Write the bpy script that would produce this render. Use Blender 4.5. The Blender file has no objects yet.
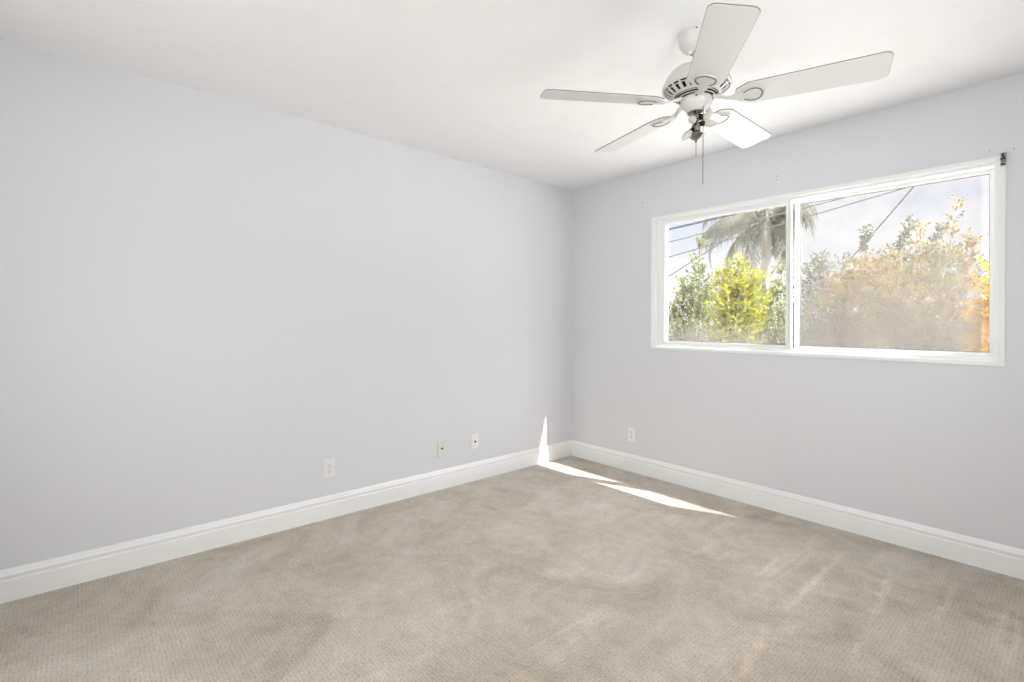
import bpy, bmesh, math, random
from mathutils import Vector, Matrix
random.seed(7)
C = bpy.context.scene.collection
S = bpy.context.scene
PI = math.pi
def srgb(r, g, b):
    f = lambda c: c/12.92 if c <= .04045 else ((c+.055)/1.055)**2.4
    return (f(r), f(g), f(b), 1)

# ------------------------------------------------------------------ camera
YAW = math.radians(48.764)
CAM = Vector((3.065, -3.425, 1.225))
FWD = Vector((-math.sin(YAW), math.cos(YAW), 0)); RGT = Vector((math.cos(YAW), math.sin(YAW), 0))
cam = bpy.data.objects.new('camera', bpy.data.cameras.new('camera')); C.objects.link(cam)
cam.location = CAM; cam.rotation_euler = (Matrix.Rotation(YAW, 3, 'Z') @ Matrix.Rotation(PI/2, 3, 'X') @ Matrix.Rotation(math.radians(.263), 3, 'Z')).to_euler()
cam.data.sensor_width = 36; cam.data.lens = 36*494.75/1024
cam.data.shift_y = -19.18/1024
cam.data.clip_start = .05; cam.data.clip_end = 300
S.camera = cam
S.view_settings.view_transform = 'Standard'; S.view_settings.look = 'None'
S.view_settings.gamma = 1; S.view_settings.use_curve_mapping = False
S.view_settings.exposure = 0.0

# ------------------------------------------------------------------ light
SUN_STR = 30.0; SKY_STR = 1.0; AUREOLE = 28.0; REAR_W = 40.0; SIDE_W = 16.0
def node(nt, t, **kw):
    n = nt.nodes.new(t)
    for k, v in kw.items():
        if k in n.inputs: n.inputs[k].default_value = v
        else: setattr(n, k, v)
    return n
def ramp(nt, fac, stops, interp='LINEAR'):
    n = nt.nodes.new('ShaderNodeValToRGB'); n.color_ramp.interpolation = interp
    el = n.color_ramp.elements
    while len(el) < len(stops): el.new(.5)
    for e, (p, c) in zip(el, stops): e.position = p; e.color = c if len(c) == 4 else (*c, 1)
    nt.links.new(fac, n.inputs['Fac']); return n.outputs['Color']
world = bpy.data.worlds.new('world'); S.world = world; world.use_nodes = True
nt = world.node_tree; nt.nodes.clear(); L = nt.links.new
tc = node(nt, 'ShaderNodeTexCoord'); sep = node(nt, 'ShaderNodeSeparateXYZ'); L(tc.outputs['Generated'], sep.inputs[0])
base = ramp(nt, sep.outputs['Z'], [(0, (.95, .95, .97)), (.11, (.92, .94, .98)), (.22, (.68, .76, .95)), (.4, (.60, .70, .93)), (1, (.55, .66, .93))])
mp = node(nt, 'ShaderNodeMapping'); mp.inputs['Scale'].default_value = (1, 1, 2.4); L(tc.outputs['Generated'], mp.inputs['Vector'])
nz = node(nt, 'ShaderNodeTexNoise', Scale=4.2, Detail=7.0, Roughness=.55); L(mp.outputs[0], nz.inputs['Vector'])
cl = ramp(nt, nz.outputs['Fac'], [(.36, (0, 0, 0)), (.52, (1, 1, 1))])
mx = node(nt, 'ShaderNodeMix', data_type='RGBA'); L(cl, mx.inputs[0]); L(base, mx.inputs[6]); mx.inputs[7].default_value = (1.0, .99, .985, 1)
# sky boosted above the view to throw more light into the room
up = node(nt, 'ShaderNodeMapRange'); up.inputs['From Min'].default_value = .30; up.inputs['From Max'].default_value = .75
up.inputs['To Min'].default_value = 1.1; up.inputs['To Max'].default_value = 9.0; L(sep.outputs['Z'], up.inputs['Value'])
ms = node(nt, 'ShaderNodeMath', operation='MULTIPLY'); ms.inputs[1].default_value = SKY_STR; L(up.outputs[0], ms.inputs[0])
# wide bright aureole round the sun, added to light the room
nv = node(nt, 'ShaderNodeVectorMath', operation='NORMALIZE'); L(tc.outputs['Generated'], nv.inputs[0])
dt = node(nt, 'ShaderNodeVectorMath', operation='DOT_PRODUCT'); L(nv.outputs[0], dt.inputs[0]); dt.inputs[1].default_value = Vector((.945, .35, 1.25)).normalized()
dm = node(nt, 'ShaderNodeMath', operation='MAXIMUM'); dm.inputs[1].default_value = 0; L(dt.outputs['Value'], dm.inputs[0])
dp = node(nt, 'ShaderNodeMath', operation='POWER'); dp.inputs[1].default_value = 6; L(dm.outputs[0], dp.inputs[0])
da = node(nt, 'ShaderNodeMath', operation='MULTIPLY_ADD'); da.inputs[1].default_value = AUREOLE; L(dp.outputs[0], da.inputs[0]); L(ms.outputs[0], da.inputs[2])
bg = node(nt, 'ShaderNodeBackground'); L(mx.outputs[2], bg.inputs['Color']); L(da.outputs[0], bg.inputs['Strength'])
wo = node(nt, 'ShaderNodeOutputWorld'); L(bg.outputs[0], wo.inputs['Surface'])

def light(name, kind, loc, direction, energy, color=(1, 1, 1), **kw):
    d = bpy.data.lights.new(name, kind); d.energy = energy; d.color = color
    for k, v in kw.items(): setattr(d, k, v)
    o = bpy.data.objects.new(name, d); C.objects.link(o); o.location = loc
    o.rotation_euler = Vector(direction).to_track_quat('-Z', 'Y').to_euler(); return o
light('sun', 'SUN', (8, 3, 8), (-.945, -.35, -1.25), SUN_STR, (1, .97, .93), angle=math.radians(.6))
# added fill lamps, out of view before the solid rear and right walls
light('daylight_rear_door', 'AREA', (2.2, -4.24, 1.15), (0, 1, .12), REAR_W, (.98, .99, 1), shape='RECTANGLE', size=2.4, size_y=1.8)
light('daylight_side_window', 'AREA', (3.98, -1.9, 1.35), (-1, .38, .12), SIDE_W, (.97, .98, 1), shape='RECTANGLE', size=1.6, size_y=1.2, spread=math.radians(110))

# ------------------------------------------------------------------ materials
def pmat(name, col, rough=.5, metal=0, spec=.5, var=0, vscale=8, bump=0, bscale=200, coat=0):
    m = bpy.data.materials.new(name); m.use_nodes = True; t = m.node_tree; b = t.nodes['Principled BSDF']
    b.inputs['Base Color'].default_value = col; b.inputs['Roughness'].default_value = rough
    b.inputs['Metallic'].default_value = metal; b.inputs['Specular IOR Level'].default_value = spec
    if coat: b.inputs['Coat Weight'].default_value = coat
    g = node(t, 'ShaderNodeTexCoord')
    n = node(t, 'ShaderNodeTexNoise', Scale=vscale, Detail=3.0); t.links.new(g.outputs['Object'], n.inputs['Vector'])
    v = var or .01
    c0 = tuple(max(0, c*(1-v)) for c in col[:3]); c1 = tuple(min(1, c*(1+v)) for c in col[:3])
    t.links.new(ramp(t, n.outputs['Fac'], [(.3, c0), (.7, c1)]), b.inputs['Base Color'])
    if bump:
        n2 = node(t, 'ShaderNodeTexNoise', Scale=bscale, Detail=4.0); t.links.new(g.outputs['Object'], n2.inputs['Vector'])
        bp = node(t, 'ShaderNodeBump', Strength=bump, Distance=.002); t.links.new(n2.outputs['Fac'], bp.inputs['Height'])
        t.links.new(bp.outputs[0], b.inputs['Normal'])
    return m
M = {}
M['wall'] = pmat('lavender_grey_wall_paint', srgb(.869, .872, .881), .42, spec=.35, var=.006, vscale=1.2, bump=.25, bscale=90)
M['ceiling'] = pmat('ceiling_paint', srgb(.955, .955, .952), .8, spec=.2, bump=.3, bscale=80)
M['trim'] = pmat('trim_gloss_white', srgb(.955, .955, .945), .3)
M['vinyl'] = pmat('white_vinyl', srgb(.95, .955, .945), .35)
M['gasket'] = pmat('grey_gasket', srgb(.55, .55, .54), .6)
M['fan'] = pmat('fan_white_enamel', srgb(.84, .835, .815), .3)
M['blade'] = pmat('fan_blade_white', srgb(.88, .88, .865), .42)
M['edge'] = pmat('blade_edge_taupe', srgb(.55, .51, .47), .5)
M['rim'] = pmat('groove_grey_brown', srgb(.40, .37, .34), .5)
M['dark'] = pmat('dark_hollow', srgb(.09, .085, .08), .6)
M['chrome'] = pmat('polished_chrome', srgb(.62, .61, .59), .10, metal=1)
M['darkmetal'] = pmat('dark_bronze_metal', srgb(.16, .14, .12), .35, metal=.7)
M['chain'] = pmat('pull_chain_steel', srgb(.36, .35, .33), .35, metal=.8)
M['bulb'] = pmat('frosted_white_glass', srgb(.80, .80, .775), .35)
M['plate'] = pmat('white_wall_plate', srgb(.93, .93, .92), .3)
M['ivory'] = pmat('ivory_wall_plate', srgb(.87, .87, .82), .35)
M['slot'] = pmat('outlet_slot_dark', srgb(.28, .27, .26), .6)
M['stucco'] = pmat('exterior_stucco', srgb(.80, .76, .70), .9, bump=.6, bscale=60)
M['ground'] = pmat('dry_yard_ground', srgb(.80, .79, .77), .95, var=.12, vscale=1.5)
M['gardenwall'] = pmat('beige_block_wall', srgb(.42, .39, .36), .9, var=.08, vscale=3)
M['cable'] = pmat('black_cable', srgb(.10, .10, .13), .7)
M['bark'] = pmat('grey_brown_bark', srgb(.50, .45, .40), .9, var=.25, vscale=12)
M['palmbark'] = pmat('pale_palm_bark', srgb(.46, .44, .42), .9, var=.12, vscale=9)

def carpet():
    m = bpy.data.materials.new('beige_patterned_carpet'); m.use_nodes = True; t = m.node_tree; b = t.nodes['Principled BSDF']; L = t.links.new
    b.inputs['Roughness'].default_value = .95; b.inputs['Specular IOR Level'].default_value = .1
    b.inputs['Sheen Weight'].default_value = .25; b.inputs['Sheen Roughness'].default_value = .5
    g = node(t, 'ShaderNodeTexCoord')
    # pile direction patches
    n1 = node(t, 'ShaderNodeTexNoise', Scale=2.6, Detail=6.0, Roughness=.62, Distortion=.9); L(g.outputs['Object'], n1.inputs['Vector'])
    big = ramp(t, n1.outputs['Fac'], [(.32, srgb(.69, .645, .585)), (.50, srgb(.765, .725, .67)), (.68, srgb(.81, .78, .735))])
    n3 = node(t, 'ShaderNodeTexNoise', Scale=14.0, Detail=3.0, Roughness=.6); L(g.outputs['Object'], n3.inputs['Vector'])
    mid = ramp(t, n3.outputs['Fac'], [(.3, (.90, .895, .89)), (.7, (1.06, 1.06, 1.06))])
    # vacuum streaks, brushed along one direction in the right half of the room
    mp = node(t, 'ShaderNodeMapping'); mp.inputs['Rotation'].default_value = (0, 0, math.radians(-12)); mp.inputs['Scale'].default_value = (7.0, .9, 1)
    L(g.outputs['Object'], mp.inputs['Vector'])
    n4 = node(t, 'ShaderNodeTexNoise', Scale=1.0, Detail=2.5, Roughness=.5, Distortion=.3); L(mp.outputs[0], n4.inputs['Vector'])
    st = ramp(t, n4.outputs['Fac'], [(.40, (.96, .955, .95)), (.56, (1, 1, 1)), (.64, (1.14, 1.13, 1.11)), (.68, (1.0, 1.0, 1.0))])
    sx = node(t, 'ShaderNodeSeparateXYZ'); L(g.outputs['Object'], sx.inputs[0])
    mr = node(t, 'ShaderNodeMapRange'); mr.inputs['From Min'].default_value = 1.0; mr.inputs['From Max'].default_value = 1.9; L(sx.outputs['X'], mr.inputs['Value'])
    a = node(t, 'ShaderNodeMix', data_type='RGBA', blend_type='MULTIPLY'); a.inputs[0].default_value = 1; L(big, a.inputs[6]); L(mid, a.inputs[7])
    c = node(t, 'ShaderNodeMix', data_type='RGBA', blend_type='MULTIPLY'); L(mr.outputs[0], c.inputs[0]); L(a.outputs[2], c.inputs[6]); L(st, c.inputs[7])
    # brushed vacuum marks, each a long soft stroke in the pile
    cur = c.outputs[2]
    for (ax, ay), (bx, by), wd, k in (((2.248, -.423), (2.252, -1.161), .020, 1), ((2.042, -.663), (2.05, -.951), .018, .8), ((2.472, -.46), (2.512, -.925), .024, 1), ((2.693, -.329), (2.691, -.769), .022, .9),
                                  ((2.268, -1.398), (2.304, -1.72), .024, 1), ((1.85, -.747), (1.848, -1.02), .015, .6), ((2.53, -1.094), (2.521, -1.316), .020, .6), ((2.87, -.433), (2.873, -.734), .018, .6)):
        a_, b_ = Vector((ax, ay)), Vector((bx, by)); ln = (b_-a_).length; mid = (a_+b_)/2; ang = math.atan2(b_.y-a_.y, b_.x-a_.x)
        q = node(t, 'ShaderNodeMapping', vector_type='TEXTURE'); q.inputs['Location'].default_value = (mid.x, mid.y, 0); q.inputs['Rotation'].default_value = (0, 0, ang); q.inputs['Scale'].default_value = (ln*.62, wd, 1)
        dv = node(t, 'ShaderNodeVectorMath', operation='MULTIPLY_ADD'); dv.inputs[1].default_value = (.05, .05, 0); L(n3.outputs['Color'], dv.inputs[0]); L(g.outputs['Object'], dv.inputs[2])
        ds = node(t, 'ShaderNodeVectorMath', operation='SUBTRACT'); ds.inputs[1].default_value = (.025, .025, 0); L(dv.outputs[0], ds.inputs[0]); L(ds.outputs[0], q.inputs['Vector'])
        fl = node(t, 'ShaderNodeVectorMath', operation='MULTIPLY'); fl.inputs[1].default_value = (1, 1, 0); L(q.outputs[0], fl.inputs[0])
        lg = node(t, 'ShaderNodeVectorMath', operation='LENGTH'); L(fl.outputs[0], lg.inputs[0])
        w = node(t, 'ShaderNodeMapRange', interpolation_type='SMOOTHSTEP'); w.inputs['From Min'].default_value = 1.15; w.inputs['From Max'].default_value = .3; w.inputs['To Min'].default_value = 0; w.inputs['To Max'].default_value = .75*k; L(lg.outputs['Value'], w.inputs['Value'])
        mm = node(t, 'ShaderNodeMix', data_type='RGBA', blend_type='MULTIPLY'); L(w.outputs[0], mm.inputs[0]); L(cur, mm.inputs[6]); mm.inputs[7].default_value = (1.32, 1.30, 1.27, 1); cur = mm.outputs[2]
    # tufts
    vo = node(t, 'ShaderNodeTexVoronoi', Scale=74.0, Randomness=.3); L(g.outputs['Object'], vo.inputs['Vector'])
    tu = ramp(t, vo.outputs['Distance'], [(.15, (1.07, 1.07, 1.07)), (.55, (.98, .975, .97)), (.80, (.62, .59, .56))])
    d = node(t, 'ShaderNodeMix', data_type='RGBA', blend_type='MULTIPLY'); d.inputs[0].default_value = 1; L(cur, d.inputs[6]); L(tu, d.inputs[7])
    n5 = node(t, 'ShaderNodeTexNoise', Scale=150.0, Detail=3.0); L(g.outputs['Object'], n5.inputs['Vector'])
    sp = ramp(t, n5.outputs['Fac'], [(.32, (.74, .72, .70)), (.68, (1.12, 1.12, 1.12))])
    e = node(t, 'ShaderNodeMix', data_type='RGBA', blend_type='MULTIPLY'); e.inputs[0].default_value = .8; L(d.outputs[2], e.inputs[6]); L(sp, e.inputs[7])
    L(e.outputs[2], b.inputs['Base Color'])
    iv = node(t, 'ShaderNodeMath', operation='SUBTRACT'); iv.inputs[0].default_value = 1; L(vo.outputs['Distance'], iv.inputs[1])
    bp = node(t, 'ShaderNodeBump', Strength=.55, Distance=.004); L(iv.outputs[0], bp.inputs['Height']); L(bp.outputs[0], b.inputs['Normal'])
    return m
M['carpet'] = carpet()

def glass(name, lo, hi, z0, z1, edge=None, tint=(.15, .143, .136)):
    """thin pane under a film of dust: clear glass mixed with a light scattering film, thicker towards the sill"""
    m = bpy.data.materials.new(name); m.use_nodes = True; t = m.node_tree; t.nodes.clear(); L = t.links.new
    g = node(t, 'ShaderNodeTexCoord'); s = node(t, 'ShaderNodeSeparateXYZ'); L(g.outputs['Object'], s.inputs[0])
    mr = node(t, 'ShaderNodeMapRange', interpolation_type='SMOOTHSTEP'); mr.inputs['From Min'].default_value = z0; mr.inputs['From Max'].default_value = z1
    mr.inputs['To Min'].default_value = hi; mr.inputs['To Max'].default_value = lo; L(s.outputs['Z'], mr.inputs['Value'])
    mp = node(t, 'ShaderNodeMapping'); mp.inputs['Scale'].default_value = (3.2, 1, 1.6); L(g.outputs['Object'], mp.inputs['Vector'])
    n = node(t, 'ShaderNodeTexNoise', Scale=1.6, Detail=4.0); L(mp.outputs[0], n.inputs['Vector'])
    n2 = node(t, 'ShaderNodeMapRange'); n2.inputs['From Min'].default_value = .3; n2.inputs['From Max'].default_value = .7
    n2.inputs['To Min'].default_value = .78; n2.inputs['To Max'].default_value = 1.2; L(n.outputs['Fac'], n2.inputs['Value'])
    mu = node(t, 'ShaderNodeMath', operation='MULTIPLY'); mu.use_clamp = True; L(mr.outputs[0], mu.inputs[0]); L(n2.outputs[0], mu.inputs[1])
    fac = mu.outputs[0]
    if edge:   # a wiped, clean strip beside the frame
        er = node(t, 'ShaderNodeMapRange'); er.inputs['From Min'].default_value = edge; er.inputs['From Max'].default_value = edge+.015
        er.inputs['To Min'].default_value = 1; er.inputs['To Max'].default_value = .18; L(s.outputs['X'], er.inputs['Value'])
        m2 = node(t, 'ShaderNodeMath', operation='MULTIPLY'); L(fac, m2.inputs[0]); L(er.outputs[0], m2.inputs[1]); fac = m2.outputs[0]
    tr = node(t, 'ShaderNodeBsdfTransparent'); gl = node(t, 'ShaderNodeBsdfGlossy', Roughness=.02)
    fr = node(t, 'ShaderNodeFresnel', IOR=1.45)
    fh = node(t, 'ShaderNodeMath', operation='MULTIPLY'); fh.inputs[1].default_value = .5; L(fr.outputs[0], fh.inputs[0])
    a = node(t, 'ShaderNodeMixShader'); L(fh.outputs[0], a.inputs[0]); L(tr.outputs[0], a.inputs[1]); L(gl.outputs[0], a.inputs[2])
    df = node(t, 'ShaderNodeBsdfDiffuse', Color=(*tint, 1)); tl = node(t, 'ShaderNodeBsdfTranslucent', Color=(*tint, 1))
    dm = node(t, 'ShaderNodeMixShader', Fac=.6); L(df.outputs[0], dm.inputs[1]); L(tl.outputs[0], dm.inputs[2])
    f = node(t, 'ShaderNodeMixShader'); L(fac, f.inputs[0]); L(a.outputs[0], f.inputs[1]); L(dm.outputs[0], f.inputs[2])
    o = node(t, 'ShaderNodeOutputMaterial'); L(f.outputs[0], o.inputs['Surface']); return m
M['glass_clean'] = glass('lightly_dusty_glass', .05, .42, 1.03, 1.28)
M['glass_dusty'] = glass('dusty_glass', .15, .56, 1.05, 1.75, edge=2.735)
M['glass_plain'] = glass('clear_glass', .02, .02, 0, 1)

def leafmat(name, stops, trans=.4):
    m = bpy.data.materials.new(name); m.use_nodes = True; t = m.node_tree; t.nodes.clear(); L = t.links.new
    g = node(t, 'ShaderNodeNewGeometry')
    c = ramp(t, g.outputs['Random Per Island'], [(i/(len(stops)-1), s) for i, s in enumerate(stops)])
    d = node(t, 'ShaderNodeBsdfPrincipled', **{'Roughness': .6, 'Specular IOR Level': .12}); L(c, d.inputs['Base Color'])
    tl = node(t, 'ShaderNodeBsdfTranslucent'); L(c, tl.inputs['Color'])
    mx = node(t, 'ShaderNodeMixShader', Fac=trans); L(d.outputs[0], mx.inputs[1]); L(tl.outputs[0], mx.inputs[2])
    o = node(t, 'ShaderNodeOutputMaterial'); L(mx.outputs[0], o.inputs['Surface']); return m
M['leaf_green'] = leafmat('olive_green_leaves', [srgb(0.261, 0.296, 0.166), srgb(0.344, 0.373, 0.225), srgb(0.390, 0.409, 0.285)])
M['leaf_lime'] = leafmat('yellow_green_leaves', [(0.084, 0.100, 0.010, 1), (0.187, 0.179, 0.009, 1), (0.119, 0.133, 0.015, 1), (0.233, 0.214, 0.013, 1)], .45)
M['leaf_grey'] = leafmat('grey_green_leaves', [srgb(0.267, 0.279, 0.249), srgb(0.344, 0.355, 0.308), srgb(0.403, 0.403, 0.344)])
M['leaf_gold'] = leafmat('golden_leaves', [(0.093, 0.061, 0.012, 1), (0.167, 0.109, 0.020, 1), (0.214, 0.140, 0.028, 1), (0.121, 0.093, 0.021, 1)], .45)
M['leaf_olivegold'] = leafmat('olive_gold_leaves', [(0.066, 0.057, 0.016, 1), (0.140, 0.104, 0.020, 1), (0.182, 0.121, 0.020, 1), (0.093, 0.083, 0.023, 1)], .4)
M['leaf_orange'] = leafmat('bright_orange_leaves', [(0.319, 0.155, 0.013, 1), (0.448, 0.253, 0.022, 1), (0.342, 0.233, 0.030, 1)], .5)
M['leaf_palm'] = leafmat('dusty_palm_leaves', [srgb(0.255, 0.265, 0.224), srgb(0.335, 0.335, 0.285), srgb(0.397, 0.387, 0.335)], .35)

# ------------------------------------------------------------------ helpers
def obj(name, bm, mat, parent=None, smooth=False, bevel=0):
    me = bpy.data.meshes.new(name)
    if isinstance(bm, tuple): me.from_pydata(*bm)
    else:
        bmesh.ops.recalc_face_normals(bm, faces=bm.faces); bm.to_mesh(me); bm.free()
    me.materials.append(mat)
    if smooth:
        for p in me.polygons: p.use_smooth = True
    o = bpy.data.objects.new(name, me); C.objects.link(o)
    if parent: o.parent = parent
    if bevel:
        b = o.modifiers.new('bevel', 'BEVEL'); b.width = bevel; b.segments = 2; b.limit_method = 'ANGLE'
    return o
def smooth_angle(o, ang=35):
    o.data.shade_smooth() if hasattr(o.data, 'shade_smooth') else None
    try: o.data.set_sharp_from_angle(angle=math.radians(ang))
    except Exception: pass
    return o
def box(bm, x0, x1, y0, y1, z0, z1, mtx=None):
    vs = [bm.verts.new((x, y, z)) for x in (x0, x1) for y in (y0, y1) for z in (z0, z1)]
    for f in ((0, 1, 3, 2), (4, 6, 7, 5), (0, 4, 5, 1), (2, 3, 7, 6), (0, 2, 6, 4), (1, 5, 7, 3)): bm.faces.new([vs[i] for i in f])
    if mtx is not None: bmesh.ops.transform(bm, matrix=mtx, verts=vs)
    return vs
def boxes(*bs):
    bm = bmesh.new()
    for b in bs: box(bm, *b)
    return bm
def ring(x0, x1, z0, z1, w, y0, y1, wz=None):
    """rectangular frame in the xz plane; w = bar width"""
    wz = wz or w
    return boxes((x0, x0+w, y0, y1, z0, z1), (x1-w, x1, y0, y1, z0, z1), (x0+w, x1-w, y0, y1, z0, z0+wz), (x0+w, x1-w, y0, y1, z1-wz, z1))
def lathe(prof, n=48, bm=None, mtx=None, close=True):
    bm = bm or bmesh.new(); rows = []; allv = []
    for r, z in prof:
        if r < 1e-6: v = bm.verts.new((0, 0, z)); rows.append([v]); allv.append(v)
        else:
            row = [bm.verts.new((r*math.cos(2*PI*i/n), r*math.sin(2*PI*i/n), z)) for i in range(n)]; rows.append(row); allv += row
    for a, b in zip(rows, rows[1:]):
        for i in range(n):
            j = (i+1) % n
            if len(a) == 1 and len(b) == 1: continue
            if len(a) == 1: bm.faces.new((a[0], b[i], b[j]))
            elif len(b) == 1: bm.faces.new((a[i], a[j], b[0]))
            else: bm.faces.new((a[i], a[j], b[j], b[i]))
    if mtx is not None: bmesh.ops.transform(bm, matrix=mtx, verts=allv)
    return bm
def tube(bm, pts, r, n=8, taper=None):
    pts = [Vector(p) for p in pts]; rows = []
    for k, p in enumerate(pts):
        d = (pts[min(k+1, len(pts)-1)]-pts[max(k-1, 0)]).normalized()
        u = d.cross(Vector((0, 0, 1)));  u = d.cross(Vector((1, 0, 0))) if u.length < .1 else u
        u.normalize(); w = d.cross(u)
        rr = r if taper is None else r+(taper-r)*k/(len(pts)-1)
        rows.append([bm.verts.new(p+u*rr*math.cos(2*PI*i/n)+w*rr*math.sin(2*PI*i/n)) for i in range(n)])
    for a, b in zip(rows, rows[1:]):
        for i in range(n): bm.faces.new((a[i], a[(i+1) % n], b[(i+1) % n], b[i]))
    bm.faces.new(rows[0]); bm.faces.new(rows[-1]); return bm
def prism(outline, z0, z1, bm=None, mtx=None):
    bm = bm or bmesh.new()
    a = [bm.verts.new((x, y, z0)) for x, y in outline]; b = [bm.verts.new((x, y, z1)) for x, y in outline]
    bm.faces.new(a); bm.faces.new(b[::-1]); n = len(a)
    for i in range(n): bm.faces.new((a[i], b[i], b[(i+1) % n], a[(i+1) % n]))
    if mtx is not None: bmesh.ops.transform(bm, matrix=mtx, verts=a+b)
    return bm
def thing(name, label, cat, loc=(0, 0, 0), group=None, rot=(0, 0, 0)):
    o = bpy.data.objects.new(name, None); C.objects.link(o); o.location = loc; o.rotation_euler = rot; o.empty_display_size = .1
    return tag(o, label, cat, group)
def tag(o, label, cat, group=None):
    o['label'] = label; o['category'] = cat
    if group: o['group'] = group
    return o
def struct(name, bm, m, parent=None, **kw):
    o = obj(name, bm, m, parent, **kw)
    if not parent: o['kind'] = 'structure'
    return o

# ------------------------------------------------------------------ room shell
W, D, H, T = 4.05, 4.35, 2.44, .13; TB = .125
struct('floor', boxes((-T, W+T, -D-T, TB, -.12, 0)), M['carpet'])
struct('ceiling', boxes((-T, W+T, -D-T, TB, H, H+.15)), M['ceiling'])
struct('wall_left', boxes((-T, 0, -D-T, T, 0, H)), M['wall'])
wx0, wx1, wz0, wz1 = .845, 2.825, 1.028, 2.044
struct('wall_back', boxes((0, wx0, 0, TB, 0, H), (wx1, W, 0, TB, 0, H), (wx0, wx1, 0, TB, 0, wz0), (wx0, wx1, 0, TB, wz1, H)), M['wall'])
struct('wall_right', boxes((W, W+T, -D-T, TB, 0, H)), M['wall'])
struct('wall_front', boxes((0, W, -D-T, -D, 0, H)), M['wall'])

# baseboards with a moulded top
PROF = [(0, 0), (.016, 0), (.016, .092), (.0125, .096), (.0125, .104), (.015, .107), (.015, .116), (.011, .122), (.0085, .131), (.005, .136), (.004, .140), (0, .140)]
def baseboard(name, p0, p1, nrm):
    p0, p1, nrm = Vector(p0), Vector(p1), Vector(nrm); bm = bmesh.new()
    a = [bm.verts.new(p0+nrm*d+Vector((0, 0, z))) for d, z in PROF]; b = [bm.verts.new(p1+nrm*d+Vector((0, 0, z))) for d, z in PROF]
    bm.faces.new(a); bm.faces.new(b[::-1]); n = len(a)
    for i in range(n): bm.faces.new((a[i], b[i], b[(i+1) % n], a[(i+1) % n]))
    struct(name, bm, M['trim'])
baseboard('baseboard_left', (0, -D, 0), (0, 0, 0), (1, 0, 0))
baseboard('baseboard_back', (0.016, 0, 0), (W, 0, 0), (0, -1, 0))
baseboard('baseboard_right', (W, -.016, 0), (W, -D, 0), (-1, 0, 0))

# ------------------------------------------------------------------ the sliding window
win = bpy.data.objects.new('window_1', None); C.objects.link(win); win['kind'] = 'structure'; win.location = (0, 0, 0)
obj('casing', ring(.835, 2.835, 1.016, 2.056, .022, -.008, .002), M['vinyl'], win, bevel=.002)
fr = ring(wx0+.001, wx1-.001, wz0+.001, wz1-.001, .030, .001, .120, wz=.012)
box(fr, .875, 2.797, .012, .116, 1.039, 1.0555); box(fr, .875, 2.797, .012, .116, 2.0155, 2.0335); box(fr, .874, .915, .012, .116, 1.0555, 2.0155)
obj('window_frame', fr, M['vinyl'], win, bevel=.002)
sl = obj('sliding_sash', ring(.914, 1.857, 1.055, 2.016, .034, .016, .044, wz=.026), M['vinyl'], win, bevel=.003)
obj('interlock', boxes((1.838, 1.843, .009, .017, 1.06, 2.01), (1.850, 1.857, .009, .017, 1.06, 2.01)), M['vinyl'], sl)
obj('gasket', ring(.947, 1.824, 1.080, 1.991, .004, .0265, .0335), M['gasket'], sl)
obj('pane', boxes((.950, 1.821, .0290, .0310, 1.083, 1.988)), M['glass_clean'], sl)
fx = obj('fixed_sash', ring(1.858, 2.800, 1.055, 2.018, .028, .070, .098, wz=.022), M['vinyl'], win, bevel=.003)
obj('gasket', ring(1.887, 2.773, 1.076, 1.995, .004, .0815, .0885), M['gasket'], fx)
obj('pane', boxes((1.886, 2.772, .0840, .0860, 1.077, 1.996)), M['glass_dusty'], fx)
latch = obj('latch', boxes((1.824, 1.836, .004, .016, 1.50, 1.55), (1.827, 1.833, -.002, .005, 1.51, 1.525)), M['vinyl'], sl, bevel=.002)

# door and window frames added round the fill lamps; the walls behind are solid
d1 = bpy.data.objects.new('door_1', None); C.objects.link(d1); d1['kind'] = 'structure'
obj('door_frame', boxes((1.0, 1.07, -D, -D+.03, 0, 2.1), (3.73, 3.80, -D, -D+.03, 0, 2.1), (1.07, 3.73, -D, -D+.03, 2.03, 2.1), (2.37, 2.43, -D, -D+.03, .02, 2.03)), M['vinyl'], d1)
w2 = bpy.data.objects.new('window_2', None); C.objects.link(w2); w2['kind'] = 'structure'
obj('window_frame', boxes((W-.03, W, -2.80, -2.74, .70, 2.0), (W-.03, W, -1.06, -1.00, .70, 2.0), (W-.03, W, -2.74, -1.06, .70, .76), (W-.03, W, -2.74, -1.06, 1.94, 2.0)), M['vinyl'], w2)
# roof edge above the window
struct('trim_1', boxes((-.6, W+.13, TB, .19, 2.40, 2.50)), M['vinyl'])

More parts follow.
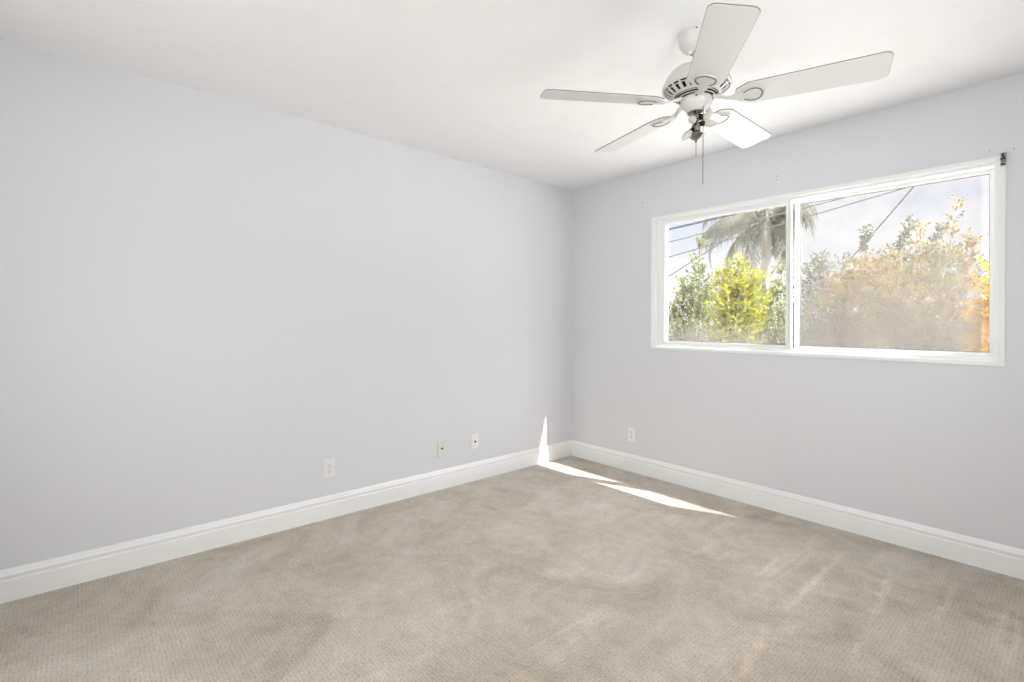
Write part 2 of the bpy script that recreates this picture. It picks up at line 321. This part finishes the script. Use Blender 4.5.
# ------------------------------------------------------------------ wall plates
# local frame: x across, z up, y = out of wall toward room is -y
def plate_bm(w=.072, h=.117, t=.0075):
    bm = bmesh.new()
    o = [(-w/2, -h/2), (w/2, -h/2), (w/2, h/2), (-w/2, h/2)]; i = [(x*.88, z*.93) for x, z in o]
    a = [bm.verts.new((x, 0, z)) for x, z in o]; b = [bm.verts.new((x, -t*.5, z)) for x, z in o]; c = [bm.verts.new((x, -t, z)) for x, z in i]
    for p, q in ((a, b), (b, c)):
        for k in range(4): bm.faces.new((p[k], p[(k+1) % 4], q[(k+1) % 4], q[k]))
    bm.faces.new(c); bm.faces.new(a[::-1]); return bm
ROTX = Matrix.Rotation(PI/2, 4, 'X')   # lathe axis z -> -y
def duplex(label, loc, rz):
    t = thing('electrical_outlet', label, 'outlet', loc, None, (0, 0, rz))
    obj('cover_plate', plate_bm(), M['plate'], t, bevel=.0008)
    for s in (-1, 1):
        zc = s*.0195
        pts = [(.0165*math.cos(a)*1.02, max(-.0135, min(.0135, .0175*math.sin(a)))+zc) for a in [2*PI*k/28 for k in range(28)]]
        bm = bmesh.new(); a = [bm.verts.new((x, -.0055, z)) for x, z in pts]; b = [bm.verts.new((x, -.0085, z)) for x, z in pts]
        bm.faces.new(b); bm.faces.new(a[::-1])
        for k in range(28): bm.faces.new((a[k], a[(k+1) % 28], b[(k+1) % 28], b[k]))
        f = obj('socket', bm, M['plate'], t)
        sb = boxes((-.0075, -.0052, -.0104, -.0095, zc-.001, zc+.0085), (.0052, .0072, -.0104, -.0095, zc, zc+.0075))
        lathe([(0, -.0104), (.0027, -.0104), (.0027, -.0095), (0, -.0095)], 12, sb, Matrix.Translation((0, 0, zc-.0065)) @ Matrix.Rotation(-PI/2, 4, 'X'))
        obj('socket_slot', sb, M['slot'], f)
    obj('screw', lathe([(0, .0095), (.002, .0090), (.003, .0075), (.003, .006)], 12, None, ROTX), M['chain'], t)
    return t
def coax(label, loc, rz, mat):
    t = thing('cable_wall_plate', label, 'wall plate', loc, None, (0, 0, rz))
    obj('cover_plate', plate_bm(), mat, t, bevel=.0008)
    c = obj('cable_connector', lathe([(0, .004), (.0075, .004), (.0075, .009), (.0048, .009), (.0048, .017), (.0030, .017), (.0030, .012), (0, .012)], 12, None, ROTX), M['darkmetal'], t)
    for s in (-1, 1): obj('screw', lathe([(0, .0092), (.0022, .0088), (.003, .0074), (.003, .006)], 12, None, ROTX @ Matrix.Translation((0, s*.030, 0))), mat, t)
    return t
LW = PI/2   # on the left wall, facing +x
duplex('white duplex outlet low on the left wall, nearest the camera', (.0005, -2.246, .306), LW)
coax('ivory cable jack plate low on the left wall, yellower than its neighbour', (.0005, -1.421, .296), LW, M['ivory'])
coax('white cable jack plate low on the left wall, nearest the sunlit corner', (.0005, -1.119, .300), LW, M['plate'])
duplex('white duplex outlet low on the window wall beside the corner', (.660, -.0005, .303), 0)

# curtain rod bracket and screw holes left in the wall
br = thing('curtain_rod_bracket', 'small metal curtain rod bracket at the upper right corner of the window', 'bracket', (2.826, -.008, 2.038))
obj('mounting_plate', boxes((-.010, .010, -.003, 0, -.034, .030)), M['chrome'], br, bevel=.001)
obj('arm', boxes((-.009, .009, -.030, -.003, -.010, -.002)), M['darkmetal'], br)
obj('clip', boxes((-.009, .006, -.014, -.003, -.031, -.024)), M['darkmetal'], br)
cup = bmesh.new(); tube(cup, [(0, -.028+.012*math.cos(a), .018+.012*math.sin(a)) for a in [PI*(.95+1.1*k/10) for k in range(11)]], .0035, 8)
obj('rod_cradle', cup, M['darkmetal'], br, smooth=True)
obj('bracket_screw', lathe([(0, .0065), (.003, .006), (.0045, .003)], 12, None, Matrix.Translation((-.002, 0, .014)) @ ROTX), M['dark'], br)
def anchor(label, x, z, group=None, r=.0035):
    t = thing('wall_anchor', label, 'wall anchor', (x, -.0003, z), group)
    obj('anchor_collar', lathe([(r*.55, .0012), (r, .0010), (r, 0)], 14, None, ROTX), M['gasket'], t)
    obj('screw_hole', lathe([(0, .0006), (r*.6, .0006), (r*.6, .0)], 12, None, ROTX), M['slot'], t)
anchor('screw anchor above the window left of its centre, upper of a close pair', 1.774, 2.184)
anchor('screw anchor above the window left of its centre, lower of a close pair', 1.774, 2.158)
anchor('screw anchor in the wall above the left end of the window, upper of two', .749, 2.190)
anchor('screw anchor in the wall above the left end of the window, lower of two', .749, 2.155)
anchor('tiny screw anchor just above the top edge of the window frame, under the close pair', 1.864, 2.081, r=.0025)
anchor('screw anchor in the wall right of and above the curtain bracket', 2.862, 2.080, r=.003)
anchor('screw anchor in the wall left of and above the curtain bracket', 2.777, 2.092, r=.003)

# ------------------------------------------------------------------ ceiling fan
FX, FY = 2.005, -1.468
fan = thing('ceiling_fan', 'white five-blade ceiling fan hanging from the ceiling with pull chains and a small light kit', 'ceiling fan', (FX, FY, H))
def fo(name, bm, m, parent=None, smooth=True, ang=35):
    o = obj(name, bm, m, parent or fan)
    if smooth: smooth_angle(o, ang)
    return o
Z = lambda z: z-H
can = fo('canopy', lathe([(0, 0), (.074, 0), (.076, -.004), (.076, -.020), (.071, -.040), (.058, -.060), (.040, -.073), (.034, -.078), (.030, -.078), (.026, -.070), (0, -.070)]), M['fan'])
for k in range(3):
    a = math.radians(48.5+90+160+120*k)
    fo('canopy_screw', lathe([(0, .004), (.003, .003), (.004, 0)], 10, None, Matrix.Translation((.0745*math.cos(a), .0745*math.sin(a), -.012)) @ Matrix.Rotation(a, 4, 'Z') @ Matrix.Rotation(PI/2, 4, 'Y')), M['slot'], can)
fo('downrod', lathe([(0, -.06), (.013, -.06), (.013, -.125), (.030, -.130), (.036, -.138), (.036, -.150), (0, -.150)], 24), M['fan'])
fo('motor_housing', lathe([(0, Z(2.296)), (.04, Z(2.296)), (.078, Z(2.291)), (.104, Z(2.280)), (.120, Z(2.262)), (.130, Z(2.240)), (.139, Z(2.220)), (.139, Z(2.214)), (.137, Z(2.211)), (.132, Z(2.212)), (.132, Z(2.228)), (0, Z(2.24))], 64), M['fan'])
fo('motor_core', lathe([(0, Z(2.235)), (.114, Z(2.230)), (.114, Z(2.208)), (.070, Z(2.182)), (0, Z(2.182))], 48), M['dark'])
# vented ring: two rows of tapering slots cut through a shallow cone
vb = bmesh.new(); NV = 24; rowz = [(.136, 2.213), (.130, 2.209), (.124, 2.204), (.121, 2.202), (.099, 2.1865), (.093, 2.183), (.088, 2.1805)]
SUB = 4; grid = []
for r, z in rowz: grid.append([vb.verts.new((r*math.cos(2*PI*k/(NV*SUB)), r*math.sin(2*PI*k/(NV*SUB)), Z(z))) for k in range(NV*SUB)])
for i in range(len(rowz)-1):
    for k in range(NV*SUB):
        s = k % SUB
        if (i == 1 and s in (0, 1, 2)) or (i == 3 and s in (0, 1)): continue
        kk = (k+1) % (NV*SUB); vb.faces.new((grid[i][k], grid[i][kk], grid[i+1][kk], grid[i+1][k]))
vr = obj('vent_ring', vb, M['fan'], fan); sm = vr.modifiers.new('thickness', 'SOLIDIFY'); sm.thickness = .003; sm.offset = 0
fo('flywheel', lathe([(0, Z(2.184)), (.084, Z(2.184)), (.082, Z(2.174)), (.074, Z(2.170)), (0, Z(2.170))], 48), M['dark'])
fo('lower_ring', lathe([(.083, Z(2.180)), (.0835, Z(2.177)), (.074, Z(2.169)), (.070, Z(2.171)), (.083, Z(2.180))], 48), M['fan'])
fo('switch_housing', lathe([(0, Z(2.172)), (.060, Z(2.170)), (.064, Z(2.165)), (.064, Z(2.150)), (.058, Z(2.138)), (.046, Z(2.124)), (.038, Z(2.116)), (.034, Z(2.112)), (0, Z(2.112))], 48), M['fan'])
a = YAW-PI/2-.35
fo('housing_screw', lathe([(0, .003), (.003, .002), (.004, 0)], 10, None, Matrix.Translation((.0635*math.cos(a), .0635*math.sin(a), Z(2.158))) @ Matrix.Rotation(a, 4, 'Z') @ Matrix.Rotation(PI/2, 4, 'Y')), M['dark'])

def blade_outline(r0, r1, w0, w1, c0=.03, c1=.028, shrink=0):
    p = []
    def corner(cx, cy, r, a0):
        for k in range(7): a = a0+PI/2*k/6; p.append((cx+r*math.cos(a), cy+r*math.sin(a)))
    r0 += shrink; r1 -= shrink; h0 = w0/2-shrink; h1 = w1/2-shrink
    corner(r1-c1, h1-c1, c1, 0)
    p.append((r0+.05, h0)); p.append((r0+.006, h0*.62)); p.append((r0, h0*.3)); p.append((r0, -h0*.3)); p.append((r0+.006, -h0*.62)); p.append((r0+.05, -h0))
    corner(r1-c1, -h1+c1, c1, -PI/2)
    return p
def iron_outline():
    p = []
    for k in range(25):   # spade
        t = k/24; a = -PI*.80+t*2*PI*.80
        p.append((.213+.046*math.cos(a), .047*math.sin(a)*(1+.12*math.cos(a))))
    return [(.135, -.013)]+p+[(.135, .013)]
BZ = 2.151
for k in range(5):
    wa = math.radians(91.7+72*k)
    R = Matrix.Translation((0, 0, Z(BZ))) @ Matrix.Rotation(wa, 4, 'Z') @ Matrix.Rotation(math.radians(-12), 4, 'X')
    bl = obj('blade', prism(blade_outline(.152, .660, .136, .152, shrink=.0012), -.0035, .0030, None, R), M['blade'], fan, bevel=.001)
    obj('blade_edge', prism(blade_outline(.152, .660, .136, .152), -.0018, .0016, None, R), M['edge'], bl)
    ib = prism(iron_outline(), -.0100, -.0036, None, R)
    Rn = Matrix.Rotation(wa, 4, 'Z')
    pts = [(.066, Z(2.163)), (.095, Z(2.158)), (.118, Z(2.147)), (.143, Z(2.144))]
    prev = None; vs = []
    for i, (r, z) in enumerate(pts):
        hw = [.020, .015, .012, .014][i]; tilt = math.radians(-12)*i/3
        sec = [Vector((r, y*math.cos(tilt)-zz*math.sin(tilt), z+y*math.sin(tilt)+zz*math.cos(tilt))) for y, zz in ((-hw, -.002), (0, -.006), (hw, -.002), (hw, .003), (-hw, .003))]
        cur = [ib.verts.new(Rn @ v) for v in sec]
        if prev:
            for j in range(5): ib.faces.new((prev[j], prev[(j+1) % 5], cur[(j+1) % 5], cur[j]))
        else: ib.faces.new(cur)
        prev = cur
    ib.faces.new(prev[::-1])
    ir = obj('blade_iron', ib, M['fan'], fan, bevel=.0015)
    # dark line round the spade, painted in for the shadow of its raised edge
    io = iron_outline()[1:-1]; cx, cy = .213, 0
    gr = bmesh.new(); tube(gr, [R @ Vector((cx+(x-cx)*.80, y*.80, -.0102)) for x, y in io], .0024, 6)
    obj('groove', gr, M['rim'], ir)
    for (x, y) in ((.241, 0), (.204, .022), (.204, -.022)):
        obj('blade_screw', lathe([(0, -.0125), (.003, -.012), (.004, -.0100), (.004, -.0095), (0, -.0095)], 10, None, R @ Matrix.Translation((x, y, 0))), M['fan'], ir)
# light kit: chrome stem, four candle sockets with frosted bulbs, finial
kit = fo('light_kit_stem', lathe([(0, Z(2.113)), (.034, Z(2.113)), (.036, Z(2.108)), (.030, Z(2.103)), (.011, Z(2.100)), (.009, Z(2.085)), (.013, Z(2.080)), (.013, Z(2.062)), (.018, Z(2.058)), (.018, Z(2.030)), (.013, Z(2.026)), (.013, Z(2.022)), (0, Z(2.022))], 32), M['chrome'])
fo('finial', lathe([(0, Z(2.024)), (.020, Z(2.022)), (.033, Z(2.018)), (.034, Z(2.015)), (.026, Z(2.008)), (.018, Z(2.000)), (.008, Z(1.996)), (.004, Z(1.990)), (.005, Z(1.986)), (0, Z(1.983))], 32), M['chrome'])
for cang, tilt, zz in ((98, 4, 2.066), (62, -18, 2.086), (216, 12, 2.074), (256, 42, 2.050)):
    cang = math.radians(cang); d = FWD*math.cos(cang)+RGT*math.sin(cang); wa = math.atan2(d.y, d.x)
    Rm = Matrix.Translation((0, 0, Z(zz))) @ Matrix.Rotation(wa, 4, 'Z') @ Matrix.Rotation(PI/2+math.radians(tilt), 4, 'Y')
    s = fo('lamp_socket', lathe([(0, .008), (.006, .008), (.006, .016), (.011, .018), (.0115, .032), (.009, .034), (0, .034)], 20, None, Rm), M['darkmetal'])
    fo('light_bulb', lathe([(0, .031), (.008, .032), (.0125, .040), (.0150, .050), (.0145, .062), (.0105, .076), (.005, .086), (0, .090)], 24, None, Rm), M['bulb'], s)
def chain(px, py, z0, z1, fob=True):
    bm = bmesh.new(); tube(bm, [(px, py, Z(z0)), (px, py, Z(z1))], .0013, 6); z = z0
    while z > z1:
        lathe([(0, .0016), (.0014, .0008), (.0016, 0), (.0014, -.0008), (0, -.0016)], 6, bm, Matrix.Translation((px, py, Z(z)))); z -= .0045
    o = obj('pull_chain', bm, M['chain'], fan)
    if fob: obj('pull_fob', lathe([(0, .004), (.002, .003), (.0035, -.006), (.0035, -.016), (.002, -.019), (0, -.019)], 14, None, Matrix.Translation((px, py, Z(z1)))), M['chain'], o, smooth=True)
chain(0, 0, 1.986, 1.925, False)
off = RGT*.014-FWD*.040
chain(off.x, off.y, 2.128, 1.798, False)

# ------------------------------------------------------------------ outdoors
GZ = -.25
struct('ground', boxes((-60, 60, TB, 120, GZ-.1, GZ), (W+T, 60, -40, T, GZ-.1, GZ)), M['ground'])
def place(px, depth, z=GZ):
    """where a bearing across the view meets a given distance from the room"""
    p = CAM+(FWD+RGT*((px-512)/494.75))*depth; return Vector((p.x, p.y, z))
def leaf_geo(rng, V, Fc, p, d, ln, wd):
    u = d.cross(Vector((rng.uniform(-1, 1), rng.uniform(-1, 1), rng.uniform(-1, 1))))
    if u.length < 1e-3: return
    u.normalize(); n = d.cross(u); i = len(V)
    V += [tuple(p), tuple(p+d*ln*.5+u*wd*.5+n*wd*.12), tuple(p+d*ln), tuple(p+d*ln*.5-u*wd*.5+n*wd*.12)]
    Fc += [(i, i+1, i+2), (i, i+2, i+3)]
def tree(name, label, cat, base, crown, twigs, leaf, mat, seed, up=.6, twig_len=(.25, .5), tall=(), group=None, per=12, bark='bark', trunk_r=.05, shell=.35):
    """crown: list of (dx, dz, rx, ry, rz) ellipsoids, dx along the view's right; tall: long free shoots (dx, dz, height, lean)"""
    rng = random.Random(seed); t = thing(name, label, cat, base, group)
    V, Fc = [], []; wood = bmesh.new()
    c0 = crown[0]
    tube(wood, [(0, 0, 0), (.05, .02, c0[1]*.35), tuple(RGT*c0[0]+Vector((0, 0, c0[1]*.8)))], trunk_r, 8, trunk_r*.55)
    limbs = []
    for (dx, dz, rx, ry, rz) in crown:
        c = RGT*dx+Vector((0, 0, dz))
        for k in range(6):
            q = c+Vector((rng.uniform(-.6, .6)*rx, rng.uniform(-.6, .6)*ry, rng.uniform(-.2, .8)*rz))
            st = Vector((0, 0, max(.1, dz*.3*rng.uniform(.8, 1.6))))
            mid = (st+q)/2+Vector((rng.uniform(-.1, .1), rng.uniform(-.1, .1), .05))
            tube(wood, [st, mid, q], trunk_r*.35, 5, trunk_r*.10)
    vol = sum(c[2]*c[4] for c in crown)
    def twig(p, d, ln, per, lw):
        tube(wood, [p, p+d*ln*.5+Vector((0, 0, ln*.03)), p+d*ln], .005, 3, .002)
        for j in range(per):
            f = (j+.6)/per; q = p+d*ln*f
            s = Vector((rng.gauss(0, 1), rng.gauss(0, 1), rng.gauss(0, 1))).normalized()
            dd = (d*.75+s*.8).normalized(); leaf_geo(rng, V, Fc, q, dd, leaf*rng.uniform(.7, 1.25), leaf*lw*rng.uniform(.8, 1.2))
    for (dx, dz, rx, ry, rz) in crown:
        c = RGT*dx+Vector((0, 0, dz)); n = int(twigs*rx*rz/vol)
        for k in range(n):
            s = Vector((rng.gauss(0, 1), rng.gauss(0, 1), rng.gauss(0, 1))).normalized(); rr = shell+(1-shell)*rng.random()**.6
            p = c+(RGT*s.x*rx+FWD*s.y*ry)*rr+Vector((0, 0, s.z*rz*rr))
            d = (RGT*s.x+FWD*s.y+Vector((0, 0, s.z*.6+up))+Vector((rng.gauss(0, .25), rng.gauss(0, .25), 0))).normalized()
            twig(p-d*.15, d, rng.uniform(*twig_len), per, .45)
    for (dx, dz, h, lean) in tall:
        p = RGT*dx+Vector((0, 0, dz)); d = (RGT*lean+Vector((0, 0, 1))).normalized(); e = p+d*h
        tube(wood, [p, p+d*h*.5+RGT*.03, e], .012, 5, .004)
        for k in range(int(h*22)):
            f = .25+.78*rng.random(); q = p+d*h*f; s = Vector((rng.gauss(0, 1), rng.gauss(0, 1), rng.gauss(0, .4)+.5)).normalized()
            twig(q, (s+d*.5).normalized(), rng.uniform(.08, .22), 6, .45)
    obj('trunk', wood, M[bark], t); obj('foliage', (V, [], Fc), mat, t)
    return t
dz = lambda v, depth: 1.225+(322-v)/494.75*depth-GZ      # height above ground for a sight-line
# left pane: ficus shrubs
tree('shrub', 'dusty olive green shrub outside the window, left of the bright yellow-green one', 'shrub', place(692, 9.3), [(0, 1.38, .45, .45, .75), (.08, 2.0, .20, .3, .60), (-.30, 1.2, .28, .4, .55)], 330, .085, M['leaf_green'], 1, up=1.0, tall=((.10, 2.0, 1.0, .05), (-.12, 1.8, .45, -.1), (.3, 1.7, .5, .0)))
tree('shrub', 'bright yellow-green sunlit shrub outside the left pane of the window', 'shrub', place(735, 8.0), [(0, 1.33, .31, .42, .75), (.10, 1.75, .25, .33, .55), (-.14, 1.65, .18, .3, .50)], 360, .085, M['leaf_lime'], 2, up=1.1, tall=((-.25, 1.8, .62, .02), (.02, 1.8, .68, .05), (.3, 1.75, .52, .08)))
tree('shrub', 'green shrub standing in front of the palm trunk outside the left pane', 'shrub', place(754, 9.4), [(0, 1.25, .42, .4, .75), (.05, 1.75, .28, .3, .42)], 260, .085, M['leaf_green'], 3, up=1.0, tall=((.1, 1.8, .45, .0), (-.2, 1.8, .4, .0)))
tree('shrub', 'slender grey-green shrub beside the window mullion, right of the palm trunk', 'shrub', place(779, 8.2), [(0, 1.25, .22, .35, .75), (.22, 1.1, .25, .3, .6)], 150, .085, M['leaf_green'], 4, up=1.0, tall=((.0, 1.7, .75, .05),))
# palm
def palm(base, zc, seed):
    rng = random.Random(seed); t = thing('palm_tree', 'tall palm tree with drooping feathery fronds seen through the left pane', 'palm tree', base)
    tr = bmesh.new(); n = 14
    tube(tr, [(.04*math.sin(k*.7), .02*math.cos(k), zc*k/n) for k in range(n+1)], .17, 12, .13)
    tube(tr, [RGT*.05+Vector((0, 0, zc-1.9)), RGT*.35+Vector((0, 0, zc-1.45)), RGT*1.0+Vector((0, 0, zc-.75))], .05, 6, .02)
    obj('trunk', tr, M['palmbark'], t, smooth=True)
    top = Vector((0, 0, zc))
    for k in range(46):
        az = 2*PI*k/46*2.4+rng.uniform(-.2, .2); el = rng.uniform(-.25, 1.15)
        d = Vector((math.cos(az), math.sin(az), 0)); ln = rng.uniform(1.9, 2.5)*(1-.35*max(0, d.dot(RGT))+.18*max(0, -d.dot(RGT)))
        pts = [top]; a = el
        for j in range(12): a -= .085+j*.018; pts.append(pts[-1]+(d*math.cos(a)+Vector((0, 0, math.sin(a))))*ln/12)
        bm = bmesh.new(); tube(bm, pts, .025, 4, .006)
        side = d.cross(Vector((0, 0, 1)))
        for j in range(2, 12):
            for m in range(6):
                p = pts[j]+(pts[j+1]-pts[j])*(m/6) if j < 12 else pts[j]; tan = (pts[j+1]-pts[j]).normalized()
                for s in (-1, 1):
                    q = (side*s*rng.uniform(.25, .8)+tan*.4+Vector((0, 0, -rng.uniform(.35, 1.1)))).normalized()
                    l = rng.uniform(.35, .62)*(1-.3*abs(j-6)/6); w = .011; e = p+q*l*.55; f = p+q*l*.95+Vector((0, 0, -l*.28)); wv = tan*w
                    v = [bm.verts.new(x) for x in (p-wv*.5, p+wv*.5, e+wv, e-wv, f)]
                    bm.faces.new((v[0], v[1], v[2], v[3])); bm.faces.new((v[3], v[2], v[4]))
        obj('frond', bm, M['leaf_palm'], t)
palm(place(765, 16), 1.225+(322-222)/494.75*16-GZ, 5)
# right pane: autumn trees
tree('tree', 'thin grey-green tree just right of the window mullion', 'tree', place(813, 10.5), [(0, 1.5, .42, .5, .95), (.1, 2.3, .3, .35, .55)], 300, .085, M['leaf_grey'], 11, up=.4, tall=((0, 2.4, .5, .05),))
tree('tree', 'hazy grey-green tree standing behind the golden trees', 'tree', place(880, 13.5), [(-.3, 2.6, 1.0, .8, .75), (.8, 2.9, .9, .8, .7), (1.9, 2.8, .8, .8, .8)], 420, .13, M['leaf_grey'], 12, up=.5, tall=((-.6, 3.0, 1.1, .25), (.4, 3.1, 1.2, .35), (1.3, 3.2, 1.0, .4)), trunk_r=.10)
tree('tree', 'broad golden-leaved tree outside, left of centre in the right pane', 'tree', place(860, 8.4), [(0, 1.70, .68, .5, .64), (.28, 2.25, .46, .4, .38), (-.15, 1.2, .66, .5, .5)], 760, .062, M['leaf_gold'], 13, up=.3, twig_len=(.18, .35))
tree('tree', 'olive and gold tree with long bare shoots, right of the broad golden tree', 'tree', place(922, 6.9), [(0, 1.75, .55, .55, .55), (.35, 1.3, .55, .5, .55), (-.3, 1.4, .4, .5, .45), (.1, 1.0, .8, .5, .35)], 680, .062, M['leaf_olivegold'], 14, up=.4, twig_len=(.18, .38), tall=((-.1, 2.0, .85, .12), (.25, 2.0, 1.15, .22), (.45, 1.8, .9, .3), (.6, 1.8, .9, .15), (-.35, 1.9, .6, .1)))
tree('tree', 'bright orange-leaved tree at the right edge of the window', 'tree', place(1000, 5.6), [(0, 1.35, .24, .4, .62), (.1, 1.8, .25, .4, .45)], 330, .06, M['leaf_orange'], 15, up=.3, twig_len=(.15, .3), tall=((-.05, 1.8, .55, .0),))
# garden wall
tag(obj('garden_wall', boxes((-16, 12, 10.2, 10.4, GZ, 1.02), (-16, 12, 10.17, 10.43, 1.02, 1.08)), M['gardenwall']), 'low beige garden wall behind the trees outside the window', 'garden wall')
# overhead cables
def cable(label, a, b, depth_a, depth_b, r, ea, eb):
    pa = CAM+FWD*depth_a+RGT*((a[0]-512)/494.75*depth_a)+Vector((0, 0, (322-a[1])/494.75*depth_a))
    pb = CAM+FWD*depth_b+RGT*((b[0]-512)/494.75*depth_b)+Vector((0, 0, (322-b[1])/494.75*depth_b))
    d = pb-pa; p0 = pa-d*ea; p1 = pb+d*eb; bm = bmesh.new(); n = 24
    tube(bm, [p0+(p1-p0)*k/n+Vector((0, 0, .08*((2*k/n-1)**2)-.02)) for k in range(n+1)], r, 6)
    tag(obj('overhead_cable', bm, M['cable'], smooth=True), label, 'cable')
cable('thick dark overhead cable across the top of the left pane', (660, 230), (752, 208), 12.3, 11.5, .030, 4, 4)
cable('thin overhead cable next below the thick dark one, running on into the right pane', (668, 241), (842, 196), 12.5, 11.5, .014, 2, 2)
cable('thin overhead cable, lowest of the three shallow ones crossing both panes', (668, 256), (900, 187), 12.8, 11.2, .014, 1.6, 1.5)
cable('steep overhead cable running down to the left behind the olive green shrub', (666, 277), (697, 257), 24, 23.6, .026, 6, 5)
cable('steep dark overhead cable rising to the right above the golden trees', (866, 240), (912, 186), 15.5, 14.5, .018, 1.6, 5)
